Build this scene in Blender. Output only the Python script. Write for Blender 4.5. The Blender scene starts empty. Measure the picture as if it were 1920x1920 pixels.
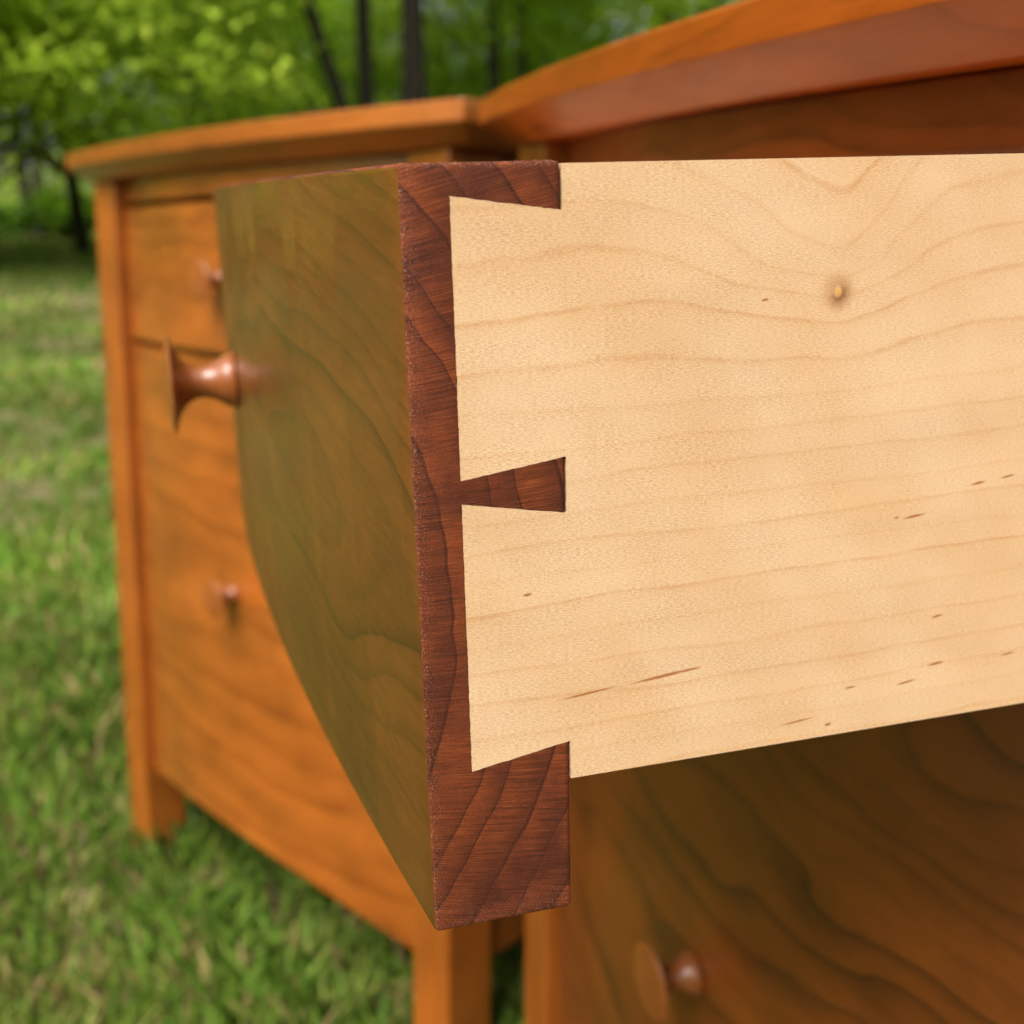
import bpy, bmesh, math, random
import numpy as np
from mathutils import Matrix, Vector, noise as mnoise

S = bpy.context.scene
COL = S.collection
RNG = random.Random(11)
NPR = np.random.RandomState(5)

# ------------------------------------------------------------------ camera
F_PX, PITCH, ROLL, HC = 2217.86, 0.2347, -0.0043, 0.58266
cam_data = bpy.data.cameras.new('camera')
cam = bpy.data.objects.new('camera', cam_data)
COL.objects.link(cam)
S.camera = cam
cp, sp = math.cos(PITCH), math.sin(PITCH)
cr, sr = math.cos(ROLL), math.sin(ROLL)
right, down, fwd = Vector((1, 0, 0)), Vector((0, -sp, -cp)), Vector((0, cp, -sp))
r2, d2 = cr * right - sr * down, sr * right + cr * down
m = Matrix((r2, -d2, -fwd)).transposed().to_4x4()
m.translation = (0, 0, HC)
cam.matrix_world = m
cam_data.sensor_width = 36.0
cam_data.lens = F_PX / 1920 * 36.0
cam_data.clip_start = 0.01
cam_data.clip_end = 600
cam_data.dof.use_dof = True
cam_data.dof.focus_distance = 0.172
cam_data.dof.aperture_fstop = 19.0

# ------------------------------------------------------------------ sky, sun, exposure
SUN_EL, SUN_AZ = math.radians(52), math.radians(212)      # azimuth clockwise from +Y: high, behind the camera and to its left
w = bpy.data.worlds.new('World')
S.world = w
w.use_nodes = True
wn = w.node_tree
wn.nodes.clear()
sky = wn.nodes.new('ShaderNodeTexSky')
sky.sky_type = 'NISHITA'
sky.sun_disc = False
sky.sun_elevation = SUN_EL
sky.sun_rotation = SUN_AZ
sky.dust_density = 5.0
hs = wn.nodes.new('ShaderNodeHueSaturation')              # a bright, hazy overcast sky
hs.inputs['Saturation'].default_value = 0.25
bg = wn.nodes.new('ShaderNodeBackground')
bg.inputs['Strength'].default_value = 0.125
wo = wn.nodes.new('ShaderNodeOutputWorld')
wn.links.new(sky.outputs[0], hs.inputs['Color'])
wn.links.new(hs.outputs[0], bg.inputs[0])
wn.links.new(bg.outputs[0], wo.inputs[0])
sl = bpy.data.lights.new('sun', 'SUN')
sl.energy = 3.3
sl.angle = math.radians(40)
sl.color = (1.0, 0.93, 0.82)
so = bpy.data.objects.new('sun', sl)
COL.objects.link(so)
sd = Vector((math.sin(SUN_AZ) * math.cos(SUN_EL), math.cos(SUN_AZ) * math.cos(SUN_EL), math.sin(SUN_EL)))
so.rotation_euler = sd.to_track_quat('Z', 'Y').to_euler()
so.location = sd * 5 + Vector((0, 0, 2))
S.view_settings.view_transform = 'Standard'
S.view_settings.look = 'None'
S.view_settings.gamma = 1.0
S.view_settings.use_curve_mapping = False
S.view_settings.exposure = 0.60

# ------------------------------------------------------------------ node helper
class NT:
    def __init__(self, name):
        self.mat = bpy.data.materials.new(name)
        self.mat.use_nodes = True
        self.t = self.mat.node_tree
        self.t.nodes.clear()
        self.out = self.t.nodes.new('ShaderNodeOutputMaterial')
    def node(self, typ, **props):
        n = self.t.nodes.new(typ)
        for k, v in props.items():
            setattr(n, k, v)
        return n
    def put(self, sock, v):
        if v is None:
            return
        if hasattr(v, 'is_output'):
            self.t.links.new(v, sock)
        else:
            if sock.type == 'RGBA' and len(v) == 3:
                v = (*v, 1)
            sock.default_value = v
    def m(self, op, a, b=None, c=None, clamp=False):
        n = self.node('ShaderNodeMath', operation=op, use_clamp=clamp)
        for i, v in enumerate((a, b, c)):
            if v is not None:
                self.put(n.inputs[i], v)
        return n.outputs[0]
    def add(self, a, b): return self.m('ADD', a, b)
    def sub(self, a, b): return self.m('SUBTRACT', a, b)
    def mul(self, a, b): return self.m('MULTIPLY', a, b)
    def xyz(self, x, y, z):
        n = self.node('ShaderNodeCombineXYZ')
        for i, v in enumerate((x, y, z)):
            self.put(n.inputs[i], v)
        return n.outputs[0]
    def coord(self, kind='Object'):
        return self.node('ShaderNodeTexCoord').outputs[kind]
    def sep(self, v):
        n = self.node('ShaderNodeSeparateXYZ')
        self.put(n.inputs[0], v)
        return n.outputs
    def noise(self, vec, scale=1.0, detail=2.0, rough=0.5, dist=0.0):
        n = self.node('ShaderNodeTexNoise')
        self.put(n.inputs['Vector'], vec)
        n.inputs['Scale'].default_value = scale
        n.inputs['Detail'].default_value = detail
        n.inputs['Roughness'].default_value = rough
        n.inputs['Distortion'].default_value = dist
        return n.outputs[0]
    def ramp(self, fac, stops, interp='LINEAR'):
        n = self.node('ShaderNodeValToRGB')
        e = n.color_ramp
        e.interpolation = interp
        while len(e.elements) < len(stops):
            e.elements.new(0.5)
        for el, (p, c) in zip(e.elements, stops):
            el.position = p
            el.color = (c, c, c, 1) if isinstance(c, (int, float)) else (*c, 1)
        self.put(n.inputs[0], fac)
        return n.outputs[0]
    def maprange(self, v, a, b, c=0.0, d=1.0, smooth=False):
        n = self.node('ShaderNodeMapRange')
        if smooth:
            n.interpolation_type = 'SMOOTHSTEP'
        for i, x in enumerate((v, a, b, c, d)):
            self.put(n.inputs[i], x)
        return n.outputs[0]
    def mix(self, fac, a, b, mode='MIX'):
        n = self.node('ShaderNodeMix', data_type='RGBA', blend_type=mode)
        self.put(n.inputs[0], fac)
        self.put(n.inputs[6], a)
        self.put(n.inputs[7], b)
        return n.outputs[2]
    def scale_col(self, col, f):
        n = self.node('ShaderNodeVectorMath', operation='SCALE')
        self.put(n.inputs[0], col)
        self.put(n.inputs[3], f)
        return n.outputs[0]
    def bump(self, h, strength=0.3, dist=0.0005):
        n = self.node('ShaderNodeBump')
        self.put(n.inputs['Height'], h)
        n.inputs['Strength'].default_value = strength
        n.inputs['Distance'].default_value = dist
        return n.outputs[0]
    def principled(self, col, rough=0.5, normal=None, coat=0.0, coat_rough=0.1, spec=0.5, coat_normal=None):
        n = self.node('ShaderNodeBsdfPrincipled')
        self.put(n.inputs['Base Color'], col)
        self.put(n.inputs['Roughness'], rough)
        self.put(n.inputs['Normal'], normal)
        n.inputs['Coat Weight'].default_value = coat
        n.inputs['Coat Roughness'].default_value = coat_rough
        n.inputs['Specular IOR Level'].default_value = spec
        self.put(n.inputs['Coat Normal'], coat_normal)
        self.t.links.new(n.outputs[0], self.out.inputs[0])
        return n

CHERRY_A = (0.315, 0.084, 0.011)
CHERRY_B = (0.13, 0.025, 0.003)

def cherry(name, axis='x', pith=(0.06, 0.02), seed=0.0, spacing=0.011, a=CHERRY_A, b=CHERRY_B, contrast=0.6,
           warp=0.012, rough=0.33, coat=0.55, coat_rough=0.12, gfreq=7.0, fib=1.0, tilt=0.0, ptilt=0.0, spec=0.5):
    """Oiled cherry: growth rings about a pith line that runs along the grain, warped into cathedrals, plus fibre and pore streaks."""
    t = NT(name)
    x, y, z = t.sep(t.coord())
    g, p, q = {'x': (x, y, z), 'y': (y, z, x), 'z': (z, x, y)}[axis]
    q = t.add(q, t.mul(g, tilt))
    p0 = p
    p = t.add(p, t.mul(g, ptilt))
    low = t.xyz(t.add(t.mul(g, gfreq), seed), t.mul(p, 16), t.mul(q, 16))
    n1 = t.sub(t.noise(low, 1.0, 2.0), 0.5)
    low2 = t.xyz(t.mul(g, gfreq * .8), t.add(t.mul(q, 14), seed * 1.7), t.add(t.mul(p, 14), 9.3))
    n2 = t.sub(t.noise(low2, 1.0, 2.0), 0.5)
    pp = t.add(t.sub(p, pith[0]), t.mul(n1, warp * 4))
    qq = t.add(t.sub(q, pith[1]), t.mul(n2, warp * 7))
    R = t.m('SQRT', t.add(6e-5, t.add(t.mul(pp, pp), t.mul(qq, qq))))
    wob = t.noise(t.xyz(t.mul(g, 22), t.mul(p, 90), t.mul(q, 90)), 1.0, 2.0)
    ph = t.add(t.m('DIVIDE', R, spacing), t.mul(wob, 0.5))
    f = t.m('FRACT', ph)
    rid = t.noise(t.xyz(t.mul(t.m('FLOOR', ph), 0.37), seed, 1.0), 3.0, 0.0)
    late = t.ramp(f, [(0.0, 0.15), (0.10, 0.0), (0.55, 0.12), (0.86, 0.62), (0.94, 1.0), (1.0, 0.15)])
    late = t.mul(late, t.maprange(rid, 0.3, 0.7, 0.25, 1.0))
    fibre = t.noise(t.xyz(t.mul(g, 45), t.mul(p0, 900), t.mul(q, 900)), 1.0, 3.0, 0.6)
    blot = t.noise(t.xyz(t.mul(g, 14), t.mul(p, 30), t.mul(q, 30)), 1.0, 3.0)
    col = t.mix(t.mul(late, contrast), a, b)
    val = t.mul(t.maprange(fibre, 0.25, 0.75, 1 - 0.14 * fib, 1 + 0.12 * fib), t.maprange(blot, 0.3, 0.7, 0.74, 1.22))
    col = t.scale_col(col, val)
    ro = t.maprange(fibre, 0.3, 0.7, rough - 0.05 * fib, rough + 0.06 * fib)
    nrm = t.bump(fibre, 0.10 * fib, 0.0003)
    t.principled(col, ro, nrm, coat, coat_rough, spec, coat_normal=t.bump(t.noise(t.xyz(t.mul(g, 60), t.mul(p, 300), t.mul(q, 300)), 1.0, 2.0), 0.05 * fib, 0.0002))
    return t.mat

# ------------------------------------------------------------------ object helpers
def tag(o, label=None, cat=None, group=None, kind=None):
    if label: o['label'] = label
    if cat: o['category'] = cat
    if group: o['group'] = group
    if kind: o['kind'] = kind
    return o

def link(name, me, mats, parent=None):
    o = bpy.data.objects.new(name, me)
    COL.objects.link(o)
    if not isinstance(mats, (list, tuple)):
        mats = [mats]
    if not me.materials:
        for mt in mats:
            me.materials.append(mt)
    o.parent = parent
    return o

def empty(name, M):
    o = bpy.data.objects.new(name, None)
    o.empty_display_size = 0.05
    COL.objects.link(o)
    o.matrix_world = M
    return o

def finish(bm, bevel=0.001, seg=2, ang=0.5):
    bmesh.ops.remove_doubles(bm, verts=bm.verts, dist=1e-6)
    bmesh.ops.recalc_face_normals(bm, faces=bm.faces)
    if bevel:
        es = [e for e in bm.edges if len(e.link_faces) == 2 and e.calc_face_angle(0) > ang]
        bmesh.ops.bevel(bm, geom=es, offset=bevel, offset_type='OFFSET', segments=seg, profile=0.5, affect='EDGES', clamp_overlap=True)

def mesh_of(bm, smooth=15):
    me = bpy.data.meshes.new('mesh')
    bm.to_mesh(me)
    bm.free()
    if smooth:
        me.shade_smooth()
        me.set_sharp_from_angle(angle=math.radians(smooth))
    return me

def box(name, lo, hi, mat, parent=None, bevel=0.0012):
    bm = bmesh.new()
    vs = [bm.verts.new((x, y, z)) for x in (lo[0], hi[0]) for y in (lo[1], hi[1]) for z in (lo[2], hi[2])]
    for q in ((0, 1, 3, 2), (4, 6, 7, 5), (0, 4, 5, 1), (2, 3, 7, 6), (0, 2, 6, 4), (1, 5, 7, 3)):
        bm.faces.new([vs[i] for i in q])
    finish(bm, bevel)
    return link(name, mesh_of(bm), mat, parent)

def sweep(sections, bevel=0.001, seg=2):
    """closed prism through a list of same-length cross sections"""
    bm = bmesh.new()
    rows = [[bm.verts.new(p) for p in s] for s in sections]
    k = len(rows[0])
    for a, b in zip(rows, rows[1:]):
        for i in range(k):
            bm.faces.new((a[i], a[(i + 1) % k], b[(i + 1) % k], b[i]))
    bm.faces.new(rows[0][::-1])
    bm.faces.new(rows[-1])
    finish(bm, bevel, seg)
    return bm

def arc(x, W, b):
    rr = (W * W / 4 + b * b) / (2 * b)
    return math.sqrt(max(rr * rr - (x - W / 2) ** 2, 0)) - (rr - b)

# ------------------------------------------------------------------ the lawn and its rise to the trees
def ground_z(x, y):
    d = math.hypot(x, y)
    s = min(max((d - 2.0) / 18.0, 0), 1)
    return -0.012 + 0.47 * s * s * (3 - 2 * s) + 0.006 * math.sin(x * 2.3 + y * 1.7) + 0.004 * math.sin(x * 5.1 - y * 4.3)

def grass_ground_mat():
    t = NT('lawn_soil')
    c = t.coord()
    n = t.noise(c, 3.0, 5.0, 0.65)
    n2 = t.noise(c, 26.0, 4.0, 0.7)
    col = t.mix(t.maprange(n, 0.42, 0.62), (0.09, 0.11, 0.025), (0.14, 0.105, 0.06))
    col = t.mix(t.maprange(n2, 0.45, 0.7), col, (0.19, 0.14, 0.085))
    t.principled(col, 0.9, t.bump(n2, 0.6, 0.01), spec=0.2)
    return t.mat

def build_ground():
    ds = [0.0] + list(np.geomspace(0.25, 260, 70))
    na = 96
    vs, fs = [(0, 0, ground_z(0, 0))], []
    for d in ds[1:]:
        for k in range(na):
            a = 2 * math.pi * k / na
            vs.append((d * math.sin(a), d * math.cos(a), ground_z(d * math.sin(a), d * math.cos(a))))
    for k in range(na):
        fs.append((0, 1 + (k + 1) % na, 1 + k))
    for i in range(len(ds) - 2):
        for k in range(na):
            a, b = 1 + i * na + k, 1 + i * na + (k + 1) % na
            fs.append((a, b, b + na, a + na))
    me = bpy.data.meshes.new('lawn')
    me.from_pydata(vs, [], fs)
    me.shade_smooth()
    o = link('lawn', me, grass_ground_mat())
    tag(o, kind='structure')
build_ground()

def leaf_mat(name, base, trans, var=0.45, scale=0.6):
    t = NT(name)
    geo = t.node('ShaderNodeNewGeometry')
    rnd = geo.outputs['Random Per Island']
    big = t.noise(t.coord('Object'), scale, 2.0)
    f = t.mul(t.maprange(rnd, 0, 1, 1 - var, 1 + var), t.maprange(big, 0.3, 0.7, 0.75, 1.25))
    yel = t.mix(t.maprange(rnd, 0.55, 1.0, 0, 0.5), base, (base[0] * 1.9, base[1] * 1.25, base[2]))
    d = t.node('ShaderNodeBsdfPrincipled')
    t.put(d.inputs['Base Color'], t.scale_col(yel, f))
    d.inputs['Roughness'].default_value = 0.5
    d.inputs['Specular IOR Level'].default_value = 0.35
    tr = t.node('ShaderNodeBsdfTranslucent')
    t.put(tr.inputs['Color'], t.scale_col(trans, f))
    ad = t.node('ShaderNodeMixShader')
    ad.inputs[0].default_value = 0.58
    t.t.links.new(d.outputs[0], ad.inputs[1])
    t.t.links.new(tr.outputs[0], ad.inputs[2])
    t.t.links.new(ad.outputs[0], t.out.inputs[0])
    return t.mat

def quads_mesh(name, V, per):
    """V: (n*per, 3) vertices, each run of `per` vertices one face"""
    n = len(V) // per
    me = bpy.data.meshes.new(name)
    me.vertices.add(len(V))
    me.vertices.foreach_set('co', np.asarray(V, np.float32).ravel())
    me.loops.add(len(V))
    me.loops.foreach_set('vertex_index', np.arange(len(V), dtype=np.int32))
    me.polygons.add(n)
    me.polygons.foreach_set('loop_start', np.arange(0, len(V), per, dtype=np.int32))
    me.update(calc_edges=True)
    me.validate()
    return me

def build_grass():
    # blades thin out with distance from the furniture; each a bent strip that narrows to a tip
    n = 260000
    u = NPR.rand(n)
    r = 0.42 * (24 / 0.42) ** (u ** 0.92)
    az = np.radians(NPR.uniform(-62, 26, n))
    x, y = r * np.sin(az), r * np.cos(az)
    nz = np.array([mnoise.noise((a * 2.2, b * 2.2, 0.3)) + 0.7 * mnoise.noise((a * 9.0, b * 9.0, 4.0)) for a, b in zip(x, y)])
    keep = NPR.rand(n) < np.clip(0.78 + 0.9 * nz, 0.12, 1)
    x, y, r, nz = x[keep], y[keep], r[keep], nz[keep]
    n = len(x)
    z = np.array([ground_z(a, b) for a, b in zip(x, y)])
    h = NPR.uniform(0.012, 0.040, n) * (1 + 0.5 * np.clip(nz, -0.6, 0.8))
    wd = (0.0014 + 0.0013 * r) * NPR.uniform(0.7, 1.3, n)
    wd = np.minimum(wd, 0.02)
    a = NPR.uniform(0, 2 * np.pi, n)
    lean = h * NPR.uniform(0.1, 0.95, n)
    la = NPR.uniform(0, 2 * np.pi, n)
    dx, dy = np.cos(a) * wd, np.sin(a) * wd
    lx, ly = np.cos(la) * lean, np.sin(la) * lean
    V = np.empty((n, 5, 3))
    V[:, 0] = np.c_[x - dx, y - dy, z - 0.004]
    V[:, 1] = np.c_[x + dx, y + dy, z - 0.004]
    V[:, 2] = np.c_[x + dx * .8 + lx * .4, y + dy * .8 + ly * .4, z + h * .62]
    V[:, 3] = np.c_[x + lx, y + ly, z + h]
    V[:, 4] = np.c_[x - dx * .8 + lx * .4, y - dy * .8 + ly * .4, z + h * .62]
    me = quads_mesh('grass', V.reshape(-1, 3), 5)
    t = NT('grass_blade')
    geo = t.node('ShaderNodeNewGeometry')
    rnd = geo.outputs['Random Per Island']
    big = t.noise(t.coord(), 1.7, 4.0, 0.6)
    green = t.ramp(rnd, [(0.0, (0.065, 0.135, 0.016)), (0.45, (0.105, 0.190, 0.022)), (0.78, (0.165, 0.24, 0.032)), (0.88, (0.27, 0.25, 0.08)), (1.0, (0.32, 0.20, 0.11))])
    gx, gy, gz = t.sep(t.coord())
    strip = t.noise(t.xyz(t.mul(gx, .35), t.mul(gy, 1.1), 2.0), 1.0, 3.0, .55)
    dry = t.noise(t.coord(), 4.5, 4.0, .65)
    green = t.mix(t.mul(t.maprange(dry, .52, .70), t.maprange(rnd, .3, .95, .05, .75)), green, (0.30, 0.21, 0.09))
    col = t.scale_col(green, t.mul(t.maprange(big, 0.32, 0.68, 0.80, 1.60), t.maprange(strip, .35, .65, .72, 1.5)))
    d = t.node('ShaderNodeBsdfPrincipled')
    t.put(d.inputs['Base Color'], col)
    d.inputs['Roughness'].default_value = 0.5
    d.inputs['Specular IOR Level'].default_value = 0.3
    tr = t.node('ShaderNodeBsdfTranslucent')
    t.put(tr.inputs['Color'], col)
    mx = t.node('ShaderNodeMixShader')
    mx.inputs[0].default_value = 0.35
    t.t.links.new(d.outputs[0], mx.inputs[1])
    t.t.links.new(tr.outputs[0], mx.inputs[2])
    t.t.links.new(mx.outputs[0], t.out.inputs[0])
    o = link('grass', me, t.mat)
    tag(o, 'short patchy lawn grass with bare and dry spots around the nightstands', 'grass', kind='stuff')
build_grass()

# ------------------------------------------------------------------ trees at the edge of the lawn
def bark_mat(name, c):
    t = NT(name)
    x, y, z = t.sep(t.coord())
    n = t.noise(t.xyz(t.mul(x, 18), t.mul(y, 18), t.mul(z, 3)), 1.0, 4.0, 0.65)
    t.principled(t.mix(t.maprange(n, .3, .7), tuple(v * .55 for v in c), tuple(v * 1.3 for v in c)), 0.9, t.bump(n, 0.8, 0.02), spec=0.2)
    return t.mat
BARK_D = bark_mat('bark_dark', (0.026, 0.021, 0.016))
BARK_G = bark_mat('bark_grey', (0.045, 0.037, 0.031))
LEAF = [leaf_mat('leaf_bright', (0.28, 0.41, 0.045), (0.66, 0.85, 0.11)),
        leaf_mat('leaf_mid', (0.24, 0.37, 0.04), (0.56, 0.78, 0.09)),
        leaf_mat('leaf_deep', (0.06, 0.135, 0.010), (0.14, 0.28, 0.015))]

def tube(bm, pts, rads, k=8):
    rows = []
    for i, (p, r) in enumerate(zip(pts, rads)):
        d = (pts[min(i + 1, len(pts) - 1)] - pts[max(i - 1, 0)]).normalized()
        u = d.orthogonal().normalized()
        v = d.cross(u)
        rows.append([bm.verts.new(p + (u * math.cos(2 * math.pi * j / k) + v * math.sin(2 * math.pi * j / k)) * r) for j in range(k)])
    for a, b in zip(rows, rows[1:]):
        for j in range(k):
            bm.faces.new((a[j], a[(j + 1) % k], b[(j + 1) % k], b[j]))
    bm.faces.new(rows[-1])
    bm.faces.new(rows[0][::-1])

def leaves_at(centres, spread, per, size, flat=0.35):
    c = np.repeat(np.asarray(centres), per, axis=0)
    n = len(c)
    off = NPR.normal(0, 1, (n, 3)) * np.array([1, 1, flat]) * spread
    c = c + off
    a = NPR.uniform(0, 2 * np.pi, n)
    tilt = NPR.normal(0, 0.55, (n, 2))
    s = size * NPR.uniform(0.6, 1.35, n)
    e1 = np.c_[np.cos(a), np.sin(a), tilt[:, 0]]
    e2 = np.c_[-np.sin(a), np.cos(a), tilt[:, 1]]
    e1 *= s[:, None]
    e2 *= (s * 0.62)[:, None]
    V = np.empty((n, 4, 3))
    V[:, 0] = c - e1
    V[:, 1] = c + e2 - e1 * .1
    V[:, 2] = c + e1
    V[:, 3] = c - e2 - e1 * .1
    return V.reshape(-1, 3)

def make_tree(h, rad, low, trunk_r, n_clump, per, size, lean=(0, 0), spread=0.30, seed=0):
    """trunk with limbs, and a crown of leaf sprays carried on the limb ends"""
    rr = random.Random(seed)
    bm = bmesh.new()
    top = Vector((lean[0], lean[1], h))
    pts, k = [], 9
    for i in range(k):
        s = i / (k - 1)
        pts.append(Vector((lean[0] * s + 0.12 * math.sin(s * 5 + seed), lean[1] * s + 0.1 * math.cos(s * 4 + seed * 2) - 0.1, h * s - 0.15 * (1 - s))))
    tube(bm, pts, [trunk_r * (1.25 if i == 0 else 1 - 0.88 * i / (k - 1)) for i in range(k)])
    cl = []
    for i in range(n_clump):
        s = rr.uniform(low, 1.0)
        a = rr.uniform(0, 2 * math.pi)
        prof = (1 - ((s - low) / (1 - low)) ** 2.2) ** 0.5 * 0.9 + 0.12
        rd = rad * prof * rr.uniform(0.35, 1.0) ** 0.6
        base = pts[int(s * (k - 1) * 0.92)]
        tip = Vector((base.x + rd * math.cos(a), base.y + rd * math.sin(a), h * s + rr.uniform(-.05, .25) * rd))
        cl.append(tip)
        if i % 3 == 0:
            mid = (base + tip) / 2 + Vector((0, 0, 0.12 * rd))
            r0 = trunk_r * 0.3 * (1.1 - s)
            tube(bm, [base, mid, tip], [r0 + .012, r0 * .6 + .008, .004], 5)
        cl.append((base + tip) * 0.5 + Vector((rr.uniform(-.3, .3), rr.uniform(-.3, .3), rr.uniform(-.1, .4))) if rr.random() < .55 else tip + Vector((rr.uniform(-.4, .4), rr.uniform(-.4, .4), rr.uniform(-.25, .25))))
    V = leaves_at([tuple(c) for c in cl], spread * rad / 2.2, per, size)
    return mesh_of(bm, 40), quads_mesh('crown', V, 4)

def azim(px):
    return math.atan((px - 960) / F_PX)

def tree(name, px, dist, meshes, bark, leaf, label, group=None, rot=0.0, sc=1.0, cat='tree'):
    a = azim(px)
    x, y = dist * math.sin(a), dist * math.cos(a)
    o = empty(name, Matrix.Translation((x, y, ground_z(x, y))) @ Matrix.Rotation(rot, 4, 'Z') @ Matrix.Scale(sc, 4))
    tag(o, label, cat, group)
    for nm, me, mt in zip(('trunk', 'crown'), meshes, (bark, leaf)):
        c = link(nm, me, mt, o)
        if c.material_slots[0].material != mt:
            c.material_slots[0].link = 'OBJECT'
            c.material_slots[0].material = mt
    return o

low_a = make_tree(6.2, 2.4, 0.20, 0.07, 190, 84, 0.050, seed=1)
low_b = make_tree(7.4, 2.6, 0.15, 0.08, 210, 84, 0.052, (0.4, 0.2), seed=2)
low_c = make_tree(5.6, 2.3, 0.12, 0.06, 160, 80, 0.050, (-0.3, 0.1), seed=3)
tall_a = make_tree(12, 3.0, 0.48, 0.148, 120, 22, 0.11, (0.1, 0.1), seed=4)
tall_b = make_tree(11, 2.8, 0.50, 0.105, 100, 22, 0.11, (-0.15, 0.1), seed=5)
tall_c = make_tree(11, 2.8, 0.50, 0.085, 90, 22, 0.11, (-4.0, 0.0), seed=6)
tall_d = make_tree(14, 3.0, 0.46, 0.115, 100, 24, 0.12, (0.15, 0.1), seed=7)
WOODS = 'blurred leafy trees along the lawn edge'
tree('leafy_tree', -20, 12.0, low_a, BARK_D, LEAF[0], 'bright yellow-green leafy tree overhanging the far left edge of the lawn', WOODS, 0.3)
tree('leafy_tree', 150, 14.0, low_b, BARK_D, LEAF[0], 'bright green leafy tree rising behind the left corner of the honey coloured nightstand', WOODS, 1.9)
tree('leafy_tree', 380, 18.5, low_a, BARK_D, LEAF[1], 'mid green leafy tree behind the middle of the honey coloured top', WOODS, 2.8, 0.8)
tree('leafy_tree', 570, 21.0, low_c, BARK_D, LEAF[1], 'deep green leafy tree just left of the slanting trunk', WOODS, 4.0, 1.0)
tree('leafy_tree', 850, 20.0, low_c, BARK_D, LEAF[0], 'green leafy tree between the thick dark trunk and the pair of grey trunks', WOODS, 5.2, 1.0)
tree('leafy_tree', 1085, 20.0, low_b, BARK_D, LEAF[0], 'sunlit green tree right of the pair of grey trunks', WOODS, 0.9, 0.85)
tree('leafy_tree', 1260, 17.0, low_a, BARK_D, LEAF[0], 'pale green leafy tree above the rising edge of the closest top', WOODS, 3.4, 0.9)
tree('slanting_tree', 756, 12.7, tall_c, BARK_D, LEAF[1], 'tree with a thin slanting dark trunk, leftmost of the dark trunks', None, 0.0)
tree('slim_tree', 697, 13.5, tall_b, BARK_D, LEAF[1], 'tree with a slim upright dark trunk beside the thick one', None, 1.0)
tree('thick_tree', 758, 13.0, tall_a, BARK_D, LEAF[1], 'tree with the thickest dark trunk, above the nightstand top', None, 2.2)
tree('grey_tree', 945, 17.0, tall_d, BARK_G, LEAF[1], 'tree with a straight dark grey trunk, left one of the grey pair', None, 3.0, 0.9)
tree('grey_tree', 1000, 17.5, tall_d, BARK_G, LEAF[1], 'tree with a brownish grey trunk, right one of the grey pair', None, 4.4, 0.9)
for px, d, rot, lab in ((14, 22, .4, 'thin dark trunked tree at the lawn edge, by the left border'), (62, 24, 2.5, 'thin far tree in the dark gap under the left foliage'), (112, 23, 4.4, 'thin tree trunk close to the leg of the honey coloured nightstand')):
    tree('thin_tree', px, d, tall_b, BARK_G, LEAF[2], lab, None, rot, 1.0)
# beyond the frame, the same edge of the wood goes on (seen in the gloss of the drawer front)
for i, (az, d) in enumerate(((-31, 12), (-38, 15), (-45, 13), (-53, 16), (-62, 14), (-72, 15), (16, 17), (24, 15), (34, 17), (46, 15), (-84, 17))):
    tree('leafy_tree', 960 + F_PX * math.tan(math.radians(az)), d, (low_a, low_b, low_c)[i % 3], BARK_D, LEAF[i % 2], 'leafy green tree of the lawn edge outside the picture', WOODS, i * 1.3)

def far_woods():
    n = 8000
    az = np.radians(np.where(NPR.rand(n) < .5, NPR.uniform(-80, 62, n), NPR.uniform(62, 280, n)))
    d = NPR.uniform(24, 37, n)
    z = 0.4 + 13 * NPR.rand(n) ** 1.5
    ok = np.ones(n, bool)                                     # openings in the canopy where the sky shows
    for px, el, rad in ((-10, 3.8, .030), (60, 5.6, .013), (115, 6.2, .018), (150, 4.9, .016), (235, 5.6, .014), (345, 5.7, .016), (392, 6.2, .013), (1185, 10.6, .030), (860, 10.4, .016)):
        ok &= np.hypot(az - azim(px), np.arctan2(z - HC, d) - math.radians(el)) > rad
    az, d, z = az[ok], d[ok], z[ok]
    c = np.c_[d * np.sin(az), d * np.cos(az), z]
    V = leaves_at(c, 0.6, 22, 0.15, 0.5)
    o = link('far_woods', quads_mesh('far_woods', V, 4), leaf_mat('leaf_far', (0.30, 0.42, 0.06), (0.70, 0.86, 0.13), 0.4, 0.25))
    tag(o, 'mass of blurred green woodland behind the separate trees', 'woods', kind='stuff')
far_woods()

def bush(px, d, rad, seed, leaf, label):
    rr = random.Random(seed)
    cl, bm = [], bmesh.new()
    for i in range(34):
        a, s = rr.uniform(0, 6.28), rr.random() ** .5
        p = Vector((rad * s * math.cos(a), rad * s * math.sin(a), rad * (0.15 + 0.75 * rr.random() * (1.1 - .6 * s))))
        cl.append(tuple(p))
        tube(bm, [Vector((p.x * .1, p.y * .1, -.03)), p * .55, p], [.015, .01, .004], 5)
    a = azim(px)
    x, y = d * math.sin(a), d * math.cos(a)
    o = empty('shrub', Matrix.Translation((x, y, ground_z(x, y))))
    tag(o, label, 'shrub', 'low shrubs under the trees')
    link('stems', mesh_of(bm, 40), BARK_D, o)
    link('foliage', quads_mesh('foliage', leaves_at(cl, .14 * rad, 40, .06, .6), 4), leaf, o)
bush(150, 19.5, 0.8, 21, LEAF[2], 'dark low shrub at the lawn edge touching the nightstand leg')
bush(-5, 21.0, 0.7, 22, LEAF[2], 'dark low shrub at the lawn edge cut by the left border')

# ------------------------------------------------------------------ the two nightstands (sizes in metres)
H, A, W = 0.64885, 0.03887, 0.49332
D = 0.40
T1, T2, UB = 0.0123, 0.01153, 0.0105
OF, OS, BT = 0.01233, 0.02784, 0.02268
BD, REC = 0.0222, 0.00897
Z1, Z2, Z3, ARCH = 0.60106, 0.4870, 0.08143, 0.01864
WD = W - 2 * A

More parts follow.
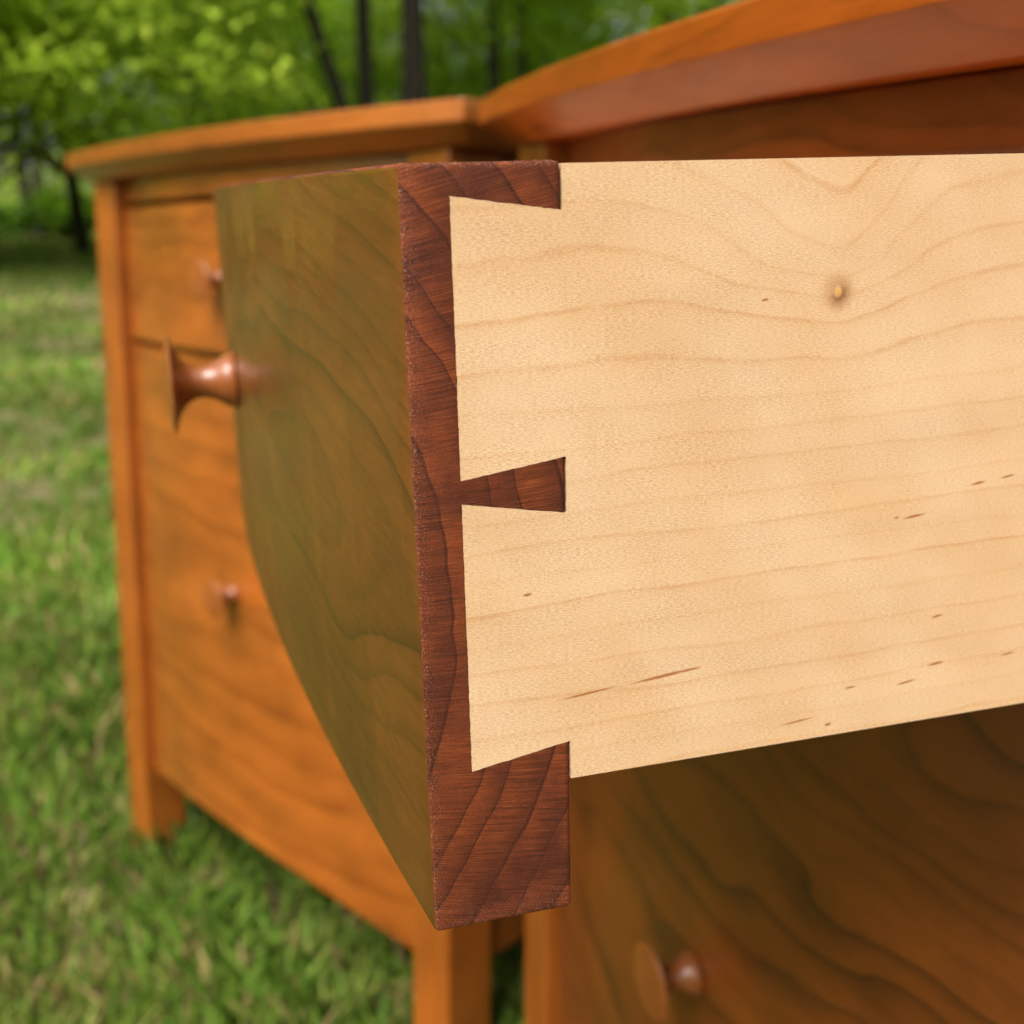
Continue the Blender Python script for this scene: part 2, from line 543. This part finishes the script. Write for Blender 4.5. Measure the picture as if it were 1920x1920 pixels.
def RxRy(rx, ry):
    return Matrix.Rotation(rx, 4, 'X') @ Matrix.Rotation(ry, 4, 'Y')
M_FAR = Matrix.Translation((-0.37708, 1.06421, 0)) @ Matrix.Rotation(-0.8345, 4, 'Z') @ RxRy(-0.0291, -0.0088)
M_NEAR = Matrix.Translation((0.00708, 0.65079, 0)) @ Matrix.Rotation(-1.2528, 4, 'Z') @ RxRy(0.0108, 0.0166)

def front_board(x0, x1, bow, thick, zlo, zhi, y0, bevel=0.0009, K=48):
    """board whose face bows outward (towards -y); zlo may be a function of x"""
    secs = []
    for i in range(K + 1):
        x = x0 + (x1 - x0) * i / K
        yf = y0 - arc(x - x0, x1 - x0, bow)
        zl = zlo(x) if callable(zlo) else zlo
        secs.append([(x, yf, zl), (x, yf, zhi), (x, yf + thick, zhi), (x, yf + thick, zl)])
    return sweep(secs, bevel, 2)

def lathe(profile, seg=40):
    """profile: (distance out along -y, radius)"""
    bm = bmesh.new()
    rows = []
    for s, r in profile:
        rows.append([bm.verts.new((r * math.cos(2 * math.pi * k / seg), -s, r * math.sin(2 * math.pi * k / seg))) for k in range(seg)])
    for a, b in zip(rows, rows[1:]):
        for k in range(seg):
            bm.faces.new((a[k], a[(k + 1) % seg], b[(k + 1) % seg], b[k]))
    bm.faces.new(rows[0])
    bm.faces.new(rows[-1][::-1])
    bmesh.ops.recalc_face_normals(bm, faces=bm.faces)
    return mesh_of(bm, 40)

KNOB_PROFILE = [(-0.003, .0040), (0, .0078), (.0005, .0086), (.0013, .0087), (.0017, .0079), (.0021, .0079), (.0032, .0076), (.0046, .0067), (.0062, .0058), (.0080, .0050),
                (.0098, .0047), (.0115, .0048), (.0130, .0053), (.0143, .0061), (.0155, .0073), (.0165, .0088), (.0174, .0108), (.0180, .0128), (.0184, .0146),
                (.0187, .0150), (.0190, .0148), (.0196, .0128), (.0201, .0095), (.0204, .0055), (.0205, .0012)]
knob_mesh = lathe(KNOB_PROFILE)
M_KNOB = cherry('cherry_knob', 'y', (0.004, 0.006), 3.1, 0.0035, (0.28, 0.076, 0.014), (0.15, 0.036, 0.008), 0.5, 0.002, 0.38, 0.55, 0.26)

def top_bm():
    x0, x1 = -OS, W + OS
    wt = x1 - x0
    yb = D + 0.012
    def ring(inset, z):
        pts = []
        K = 40
        for i in range(K + 1):
            s = i / K
            x = x0 + inset + (wt - 2 * inset) * s
            xs = x0 + wt * s
            pts.append((x, -OF - arc(xs - x0, wt, BT) + inset * 1.45, z))
        pts += [(x1 - inset, yb, z), (x0 + inset, yb, z)]
        return pts
    return sweep([ring(UB, H - T1 - T2), ring(0, H - T1), ring(0, H)], 0.0011, 2)

def nightstand(Mw, label, mats, upper_shut):
    o = empty('nightstand', Mw)
    tag(o, label, 'nightstand', 'pair of cherry nightstands')
    mt, ml, mr, mu, md, mp = mats
    link('tabletop', mesh_of(top_bm()), mt, o)
    zt = H - T1 - T2 - 0.0004
    for x in (0, W - A):
        for y in (0, D - A):
            box('leg', (x, y, -0.012), (x + A, y + A, zt), ml, o, 0.0016)
    zz = lambda x: Z3 + arc(x - A, WD, ARCH)
    g = 0.0012
    bm = front_board(A + .0002, W - A - .0002, BD, 0.018, Z1 + 0.0050, zt, REC + 0.002)
    link('top_rail', mesh_of(bm), mr, o)
    bm = front_board(A + .0002, W - A - .0002, BD, 0.012, Z2 - 0.012, Z2 + 0.012, REC + 0.014, 0.0004)
    link('divider_rail', mesh_of(bm), mr, o)
    # side panels between the legs, arched below
    for x in (0.006, W - 0.006 - 0.014):
        secs = []
        for i in range(17):
            y = A + .0002 + (D - 2 * A - .0004) * i / 16
            zl = Z3 + arc(y - A, D - 2 * A, 0.014)
            secs.append([(x, y, zl), (x, y, zt), (x + .014, y, zt), (x + .014, y, zl)])
        link('side_panel', mesh_of(sweep(secs, 0.0006)), mp, o)
    box('back_panel', (A + .0002, D - 0.018, Z3), (W - A - .0002, D - 0.008, zt), mp, o, 0.0005)
    box('bottom_panel', (0.0205, A + .001, Z3 + 0.03), (W - 0.0205, D - 0.0185, Z3 + 0.038), mp, o, 0.0004)
    bm = front_board(A + g, W - A - g, BD, 0.020, zz, Z2 - 0.0015, REC)
    d2 = link('drawer', mesh_of(bm), md, o)
    k = link('knob', knob_mesh, M_KNOB, d2)
    k.location = (W / 2, REC - BD, 0.305)
    if upper_shut:
        bm = front_board(A + g, W - A - g, BD, 0.020, Z2 + 0.0040, Z1, REC)
        d1 = link('drawer', mesh_of(bm), mu, o)
        k = link('knob', knob_mesh, M_KNOB, d1)
        k.location = (W / 2, REC - BD, (Z1 + Z2) / 2 + 0.001)
    return o

far_mats = (cherry('far_top', 'x', (-0.05, 0.60), 1.2, 0.010), cherry('far_leg', 'z', (0.07, 0.05), 2.7, 0.012, contrast=0.4), cherry('far_rail', 'x', (0.03, 0.66), 4.1, 0.009),
            cherry('far_upper_drawer', 'x', (0.045, 0.50), 5.6, 0.017, contrast=0.70, warp=0.009, ptilt=0.13), cherry('far_lower_drawer', 'x', (0.030, 0.29), 7.9, 0.027, contrast=0.70, warp=0.010, gfreq=4, ptilt=0.12),
            cherry('far_panel', 'z', (0.1, 0.2), 3.3, 0.012, (0.22, 0.055, 0.008), (0.13, 0.03, 0.005)))
shaded_a, shaded_b = (0.190, 0.047, 0.0055), (0.036, 0.010, 0.003)  # same cherry, darkened to paint in the shade below the open drawer
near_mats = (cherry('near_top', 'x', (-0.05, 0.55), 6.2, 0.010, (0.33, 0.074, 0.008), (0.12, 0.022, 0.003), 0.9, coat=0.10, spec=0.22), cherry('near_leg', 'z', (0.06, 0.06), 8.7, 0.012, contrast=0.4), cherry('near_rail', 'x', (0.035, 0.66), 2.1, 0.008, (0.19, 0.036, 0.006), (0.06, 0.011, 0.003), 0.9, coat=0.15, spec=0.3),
             cherry('near_upper_drawer', 'x', (0.045, 0.53), 5.6, 0.016), cherry('near_lower_drawer', 'x', (0.060, 0.27), 11.4, 0.015, shaded_a, shaded_b, 0.8, 0.014, 0.42, 0.30, gfreq=7, ptilt=0.17),
             cherry('near_panel', 'z', (0.1, 0.2), 3.3, 0.012, (0.22, 0.055, 0.008), (0.13, 0.03, 0.005)))
nightstand(M_FAR, 'honey coloured cherry nightstand on the grass with both drawers shut, farther from the camera', far_mats, True)
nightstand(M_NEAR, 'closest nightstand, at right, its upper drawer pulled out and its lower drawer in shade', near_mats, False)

# ------------------------------------------------------------------ the open drawer with its half-blind dovetails
DH, DT, VB = 0.11255, 0.022, 0.02225
PULL, DX, DZ = 0.1752, -0.00143, 0.00081
M_DRAWER = M_NEAR @ Matrix.Translation((W - A - 0.001 + DX, REC - PULL, Z2 + DZ)) @ Matrix.Rotation(-0.0346, 4, 'Z') @ RxRy(0.0198, 0.0044)
DW, DBOW, SIDE = WD - 0.002, 0.01174, 0.012
drawer = empty('drawer', M_DRAWER)
tag(drawer, 'open drawer pulled towards the camera, red cherry front dovetailed to a pale maple side', 'drawer')

def end_grain_mat():
    """bare cherry end grain: rings about a pith in front of the board, fine rays running out from it, saw-cut fuzz"""
    t = NT('cherry_end_grain')
    x, y, z = t.sep(t.coord())
    wv = t.sub(t.noise(t.xyz(t.mul(x, 4), t.mul(y, 60), t.mul(z, 60)), 1.0, 2.0), 0.5)
    py, pz = t.sub(y, -0.062), t.sub(z, 0.052)
    R = t.add(t.m('SQRT', t.add(t.mul(py, py), t.mul(pz, pz))), t.mul(wv, 0.004))
    ang = t.m('ARCTAN2', pz, py)
    ph = t.add(t.m('DIVIDE', R, 0.0056), t.mul(t.noise(t.xyz(t.mul(R, 130), 3.0, 0.0), 1.0, 1.0), 1.6))
    f = t.m('FRACT', t.add(ph, t.mul(t.noise(t.xyz(t.mul(x, 3), t.mul(y, 260), t.mul(z, 260)), 1.0, 2.0), 0.07)))
    late = t.ramp(f, [(0.0, 0.0), (0.30, 0.10), (0.70, 0.40), (0.91, 0.62), (0.945, 1.0), (0.975, 1.0), (1.0, 0.0)])
    ang = t.m('ARCTAN2', pz, t.add(py, 0.16))
    rays = t.noise(t.xyz(t.mul(ang, 330), t.mul(R, 110), t.mul(x, 40)), 1.0, 3.0, 0.65)
    saw = t.noise(t.xyz(t.mul(ang, 2100), t.mul(R, 130), 2.0), 1.0, 2.0, 0.6)
    fuzz = t.noise(t.coord(), 3800, 2.0, 0.7)
    blot = t.noise(t.coord(), 85, 5.0, 0.65)
    col = t.mix(t.mul(late, 0.80), (0.165, 0.036, 0.010), (0.026, 0.007, 0.004))
    col = t.mix(t.maprange(blot, 0.40, 0.66, 0, 0.85), col, (0.058, 0.013, 0.007))
    v = t.mul(t.mul(t.maprange(rays, 0.3, 0.7, 0.80, 1.20), t.maprange(saw, 0.34, 0.66, 0.56, 1.44)), t.maprange(fuzz, 0.3, 0.7, 0.76, 1.26))
    col = t.scale_col(col, v)
    hgt = t.add(t.mul(saw, 0.7), t.add(t.mul(rays, .4), t.mul(fuzz, .6)))
    speck = t.noise(t.coord(), 5200, 1.0, 0.5)
    arris = t.m('MAXIMUM', t.maprange(y, .0024, .0008), t.m('MAXIMUM', t.maprange(z, DH - .0010, DH - .0003), t.maprange(z, .0055, .0005)))
    sp_ = t.mul(t.maprange(speck, .60, .70), t.maprange(arris, 0, 1, .06, .50))
    col = t.mix(sp_, col, (0.42, 0.24, 0.19))
    t.principled(col, 0.82, t.bump(hgt, 0.6, 0.00016), spec=0.2)
    return t.mat

def maple_mat():
    """bare maple: soft growth lines that dip round a pin knot, a fine fleck, and brown mineral streaks"""
    t = NT('maple')
    x, y, z = t.sep(t.coord())
    U, V = t.mul(y, 1000), t.mul(z, 1000)                       # millimetres along and up the side
    ku, kv = 64.4, 93.2
    du = t.sub(U, ku)
    left = t.m('LESS_THAN', du, 0.0)
    gs = t.m('EXPONENT', t.mul(t.mul(du, du), t.maprange(left, 0, 1, -1 / 130, -1 / 380)))
    amp = t.m('MINIMUM', t.mul(8.0, t.m('EXPONENT', t.m('DIVIDE', t.sub(V, 93), 7.5))), 15.0)
    wv = t.sub(t.noise(t.xyz(t.mul(U, .022), t.mul(V, .07), 3.0), 1.0, 3.0), .5)
    wv2 = t.sub(t.noise(t.xyz(t.mul(U, .10), t.mul(V, .22), 7.0), 1.0, 3.0), .5)
    dvk = t.sub(V, kv)
    near_k = t.mul(1.4, t.m('EXPONENT', t.add(t.mul(t.mul(du, du), -.10), t.mul(t.mul(dvk, dvk), -.035))))
    phi = t.add(t.add(t.sub(V, t.mul(U, .030)), t.mul(amp, gs)), near_k)
    phi = t.add(phi, t.add(t.mul(wv, 9.0), t.mul(wv2, .8)))
    ph = t.m('DIVIDE', t.add(phi, t.mul(t.maprange(V, 20, 80), 4.5 * 7.4)), 7.4)
    f = t.m('FRACT', ph)
    rid = t.noise(t.xyz(t.mul(t.m('FLOOR', ph), .61), 2.0, 5.0), 3.0, 0.0)
    line = t.ramp(f, [(0.0, 0.16), (0.06, 0.0), (0.55, 0.05), (0.84, 0.28), (0.93, 1.0), (0.97, 0.75), (1.0, 0.16)])
    line = t.mul(line, t.maprange(rid, .3, .7, .15, 1.0))
    brk = t.noise(t.xyz(t.mul(U, .16), t.mul(V, .5), 1.0), 1.0, 3.0)
    line = t.mul(line, t.maprange(brk, .3, .65, .35, 1.0))
    fleck = t.noise(t.xyz(t.mul(U, 1.5), t.add(t.mul(V, 6.5), t.mul(U, .5)), t.mul(x, 1500)), 1.0, 2.0, .55)
    fleck2 = t.noise(t.xyz(t.mul(U, 4.5), t.mul(V, 7.5), t.mul(x, 3000)), 1.0, 2.0, .6)
    curl = t.noise(t.xyz(t.add(t.mul(U, .05), t.mul(V, .02)), t.mul(V, .045), 0.0), 1.0, 2.0)
    base = t.mix(t.maprange(curl, .35, .65), (0.665, 0.447, 0.285), (0.63, 0.398, 0.230))
    col = t.mix(t.mul(line, .50), base, (0.49, 0.205, 0.058))
    v = t.mul(t.maprange(fleck, .3, .7, .77, 1.17), t.maprange(fleck2, .35, .65, .84, 1.13))
    v = t.add(1.0, t.mul(t.sub(v, 1.0), t.mul(t.maprange(U, 35, 95, 1.0, .6), t.maprange(t.noise(t.xyz(t.mul(U, .12), t.mul(V, .2), 8.0), 1.0, 2.0), .3, .7, .55, 1.25))))
    chat = t.noise(t.xyz(t.mul(U, .035), t.mul(V, .12), 4.0), 1.0, 3.0, .55)
    col = t.scale_col(col, t.mul(v, t.maprange(chat, .3, .7, .965, 1.035)))
    wob = t.mul(t.sub(t.noise(t.xyz(t.mul(U, .8), t.mul(V, 2), 0.0), 1.0, 3.0), .5), 0.5)
    dark = None
    for u0, v0, ln, wd_, sl_ in ((25.2, 35.8, 5.0, .22, .07), (37.0, 36.8, 5.6, .30, .075), (41.5, 37.2, 2.2, .22, .07), (91.1, 62.0, 1.5, .24, .1), (96.6, 62.6, 1.5, .20, .1), (79.7, 57.7, 2.2, .24, .08),
                                 (76.5, 57.8, .5, .2, 0), (85.2, 40.3, 1.2, .24, .1), (85.6, 32.0, 1.6, .26, .06), (69.8, 30.1, 1.1, .22, .06), (80.2, 29.5, 2.0, .22, .1),
                                 (60.4, 25.6, 3.2, .20, .06), (15.9, 52.5, .8, .26, .05), (52.6, 92.7, .7, .22, .1), (66.0, 24.2, .7, .3, .1), (99.5, 31.8, 1.5, .2, .08)):
        a_ = t.m('DIVIDE', t.sub(U, u0), ln)
        b_ = t.m('DIVIDE', t.add(t.sub(t.sub(V, v0), t.mul(t.sub(U, u0), sl_ + .03)), t.mul(wob, .3)), wd_)
        e_ = t.m('EXPONENT', t.mul(t.add(t.mul(a_, a_), t.mul(b_, b_)), -1.3))
        dark = e_ if dark is None else t.m('MAXIMUM', dark, e_)
    col = t.mix(t.maprange(dark, .18, .75), col, (0.33, 0.115, 0.030))
    # the pin knot
    dv = t.sub(V, kv)
    rk = t.m('SQRT', t.add(t.mul(du, du), t.mul(dv, dv)))
    halo = t.maprange(rk, .8, 4.2, .75, 0.0, True)
    col = t.mix(t.mul(halo, .55), col, (0.42, 0.170, 0.045))
    wk = t.m('SQRT', t.add(t.m('POWER', t.add(du, t.mul(t.sub(t.noise(t.xyz(U, V, 0.), 1.3, 2.0), .5), .9)), 2.0), t.mul(t.m('POWER', t.add(dv, -.1), 2.0), .7)))
    ring = t.mul(t.ramp(t.m('DIVIDE', wk, 2.7), [(0.0, 0.35), (0.16, 0.1), (0.34, 0.85), (0.46, 0.55), (0.8, 0.12), (1.0, 0.0)]), t.maprange(t.sub(du, dv), -1.2, 1.0, .35, 1.0))
    col = t.mix(ring, col, (0.20, 0.075, 0.022))
    col = t.mix(t.mul(t.maprange(wk, .2, .8, 1.0, 0.0, True), .85), col, (0.62, 0.33, 0.10))
    kb = t.maprange(rk, 0, 1.5, 1.0, 0.0, True)
    hgt = t.add(t.add(t.mul(fleck, .5), t.mul(fleck2, .5)), t.mul(kb, 1.6))
    t.principled(col, 0.58, t.bump(hgt, 0.38, 0.00016), spec=0.4)
    return t.mat

M_FRONT = cherry('drawer_front_face', 'x', (-0.016, 0.050), 2.2, 0.0062, (0.145, 0.046, 0.008), (0.036, 0.017, 0.004), 0.70, 0.0075, 0.36, 0.38, 0.20, gfreq=9, fib=1.1, tilt=0.11, ptilt=0.12, spec=0.4)  # base darker than the other cherry: weaker sun on this face, put into colour
M_END = end_grain_mat()
M_MAPLE = maple_mat()

def prism_obj(poly, x_lo, x_hi):
    bm = bmesh.new()
    a = [bm.verts.new((x_lo, u, v)) for u, v in poly]
    b = [bm.verts.new((x_hi, u, v)) for u, v in poly]
    k = len(poly)
    for i in range(k):
        bm.faces.new((a[i], a[(i + 1) % k], b[(i + 1) % k], b[i]))
    bm.faces.new(a[::-1])
    bm.faces.new(b)
    bmesh.ops.recalc_face_normals(bm, faces=bm.faces)
    return bm

GAP = 0.00005
def ragged(poly, amp, step=0.0006):
    out = []
    for (u0, v0), (u1, v1) in zip(poly, poly[1:] + poly[:1]):
        k = max(1, int(math.hypot(u1 - u0, v1 - v0) / step))
        for i in range(k):
            s = i / k
            j = amp if (i and max(u0, u1) < 0.0232) else 0
            out.append((u0 + (u1 - u0) * s + RNG.gauss(0, j), v0 + (v1 - v0) * s + RNG.gauss(0, j)))
    return out
TAILS = [[(.0067, .10835), (.0223, .10610), (.0223, .07240), (.0067, .07021)],
         [(.0067, .06687), (.0223, .06406), (.0223, .02850), (.0067, .02597)]]

def drawer_front():
    secs = []
    for i in range(65):
        n = DW * i / 64
        yf = -arc(n, DW, DBOW)
        secs.append([(-n, yf, 0), (-n, yf, DH), (-n, yf + DT, DH), (-n, yf + DT, 0)])
    bm = sweep(secs, 0.0008, 3)
    o = link('drawer_front', mesh_of(bm, None), [M_END, M_FRONT], None)
    tmp = []
    for end in (0, 1):
        for tl in TAILS:
            g = GAP
            poly = [(tl[0][0] - g, tl[0][1] + g), (tl[1][0] + .004, tl[1][1] + g - .0006), (tl[2][0] + .004, tl[2][1] - g + .0006), (tl[3][0] - g, tl[3][1] - g)]
            lo, hi = (-SIDE - g, 0.005) if end == 0 else (-DW - 0.005, -DW + SIDE + g)
            c = link('cutter', mesh_of(prism_obj(ragged(poly, .00004), lo, hi), None), M_END)
            tmp.append(c)
            md = o.modifiers.new('cut', 'BOOLEAN')
            md.operation = 'DIFFERENCE'
            md.solver = 'EXACT'
            md.object = c
    dg = bpy.context.evaluated_depsgraph_get()
    me = bpy.data.meshes.new_from_object(o.evaluated_get(dg))
    o.modifiers.clear()
    o.data = me
    for c in tmp:
        bpy.data.objects.remove(c)
    me.materials.clear()
    me.materials.append(M_END)
    me.materials.append(M_FRONT)
    for p in me.polygons:
        p.material_index = 1 if p.normal.y < -0.90 else 0
    me.shade_smooth()
    me.set_sharp_from_angle(angle=math.radians(15))
    o.parent = drawer
    o['label'] = 'bow-fronted red cherry drawer front with glossy outer face'
    return o
df = drawer_front()
k = link('knob', knob_mesh, M_KNOB, df)
k.location = (-DW / 2, -DBOW, DH / 2 + 0.0005)

def drawer_side(x_lo, x_hi, length=0.33):
    out = [(DT + .00012, VB), (length, VB), (length, DH - .0004), (DT + .00012, DH - .0004), (DT + .00012, .10612)] + TAILS[0][:1] + [TAILS[0][3]] + \
          [(DT + .00012, .07238), (DT + .00012, .06410)] + [TAILS[1][0], TAILS[1][3]] + [(DT + .00012, .02848)]
    bm = prism_obj(ragged(out, .00003), x_lo, x_hi)
    es = []
    for e in bm.edges:
        (a, b) = (v.co for v in e.verts)
        if abs(a.x - b.x) < 1e-6 and min(a.y, b.y) > DT - .001 and abs(a.z - b.z) < 1e-6 and abs(a.y - b.y) > .1:
            es.append(e)
    bmesh.ops.bevel(bm, geom=es, offset=.0007, offset_type='OFFSET', segments=3, profile=.5, affect='EDGES')
    me = mesh_of(bm, 15)
    return link('drawer_side', me, M_MAPLE, drawer)
drawer_side(-SIDE, -0.00002)['label'] = 'pale maple drawer side with a pin knot and two tails'
drawer_side(-DW + 0.00002, -DW + SIDE)
box('drawer_back', (-DW + SIDE + .0002, .316, VB + .012), (-SIDE - .0002, .328, DH - .004), M_MAPLE, drawer, .0006)
box('drawer_bottom', (-DW + SIDE - .005, DT + .0003, VB + .003), (-SIDE + .005 - .0052, .3158, VB + .009), M_MAPLE, drawer, 0)

# ------------------------------------------------------------------ sanding fuzz and crumbs along the sawn edges
def fuzz_part():
    V = []
    def hair(p, d, ln, wd):
        d = d.normalized()
        s = d.orthogonal().normalized() * wd
        V.extend([p - s, p + s, p + d * ln])
    for i in range(420):
        n = -0.0008 * RNG.random() - (0.10 * RNG.random() ** 2 if i % 3 == 0 else 0)
        if i % 3 < 2:                                          # top arris
            u = RNG.uniform(0.0006, 0.0215) if i % 3 else -arc(-n, DW, DBOW) + RNG.uniform(.0002, .0012)
            hair(Vector((n, u, DH - .0002)), Vector((RNG.gauss(0, 1), RNG.gauss(0, 1), RNG.uniform(.1, 1))), RNG.uniform(.0002, .0006), .000022)
        else:                                                  # front arris
            z = RNG.uniform(0.001, DH - .001)
            hair(Vector((-.0003, .0003, z)), Vector((RNG.uniform(-.2, .8), RNG.uniform(-1, -.1), RNG.gauss(0, .8))), RNG.uniform(.0002, .0006), .000022)
    for i in range(26):                                        # crumbs clinging under the maple side
        u = RNG.uniform(0.040, 0.052)
        hair(Vector((-.0004, u, VB + .0001)), Vector((RNG.gauss(0, .5), RNG.gauss(0, 1), -1)), RNG.uniform(.0001, .0004), .00005)
    t = NT('wood_fuzz')
    t.principled((0.52, 0.32, 0.24), 0.8, spec=0.2)
    o = link('fuzz', quads_mesh('fuzz', np.array([tuple(v) for v in V]), 3), t.mat, df)
    o['kind'] = 'stuff'
fuzz_part()
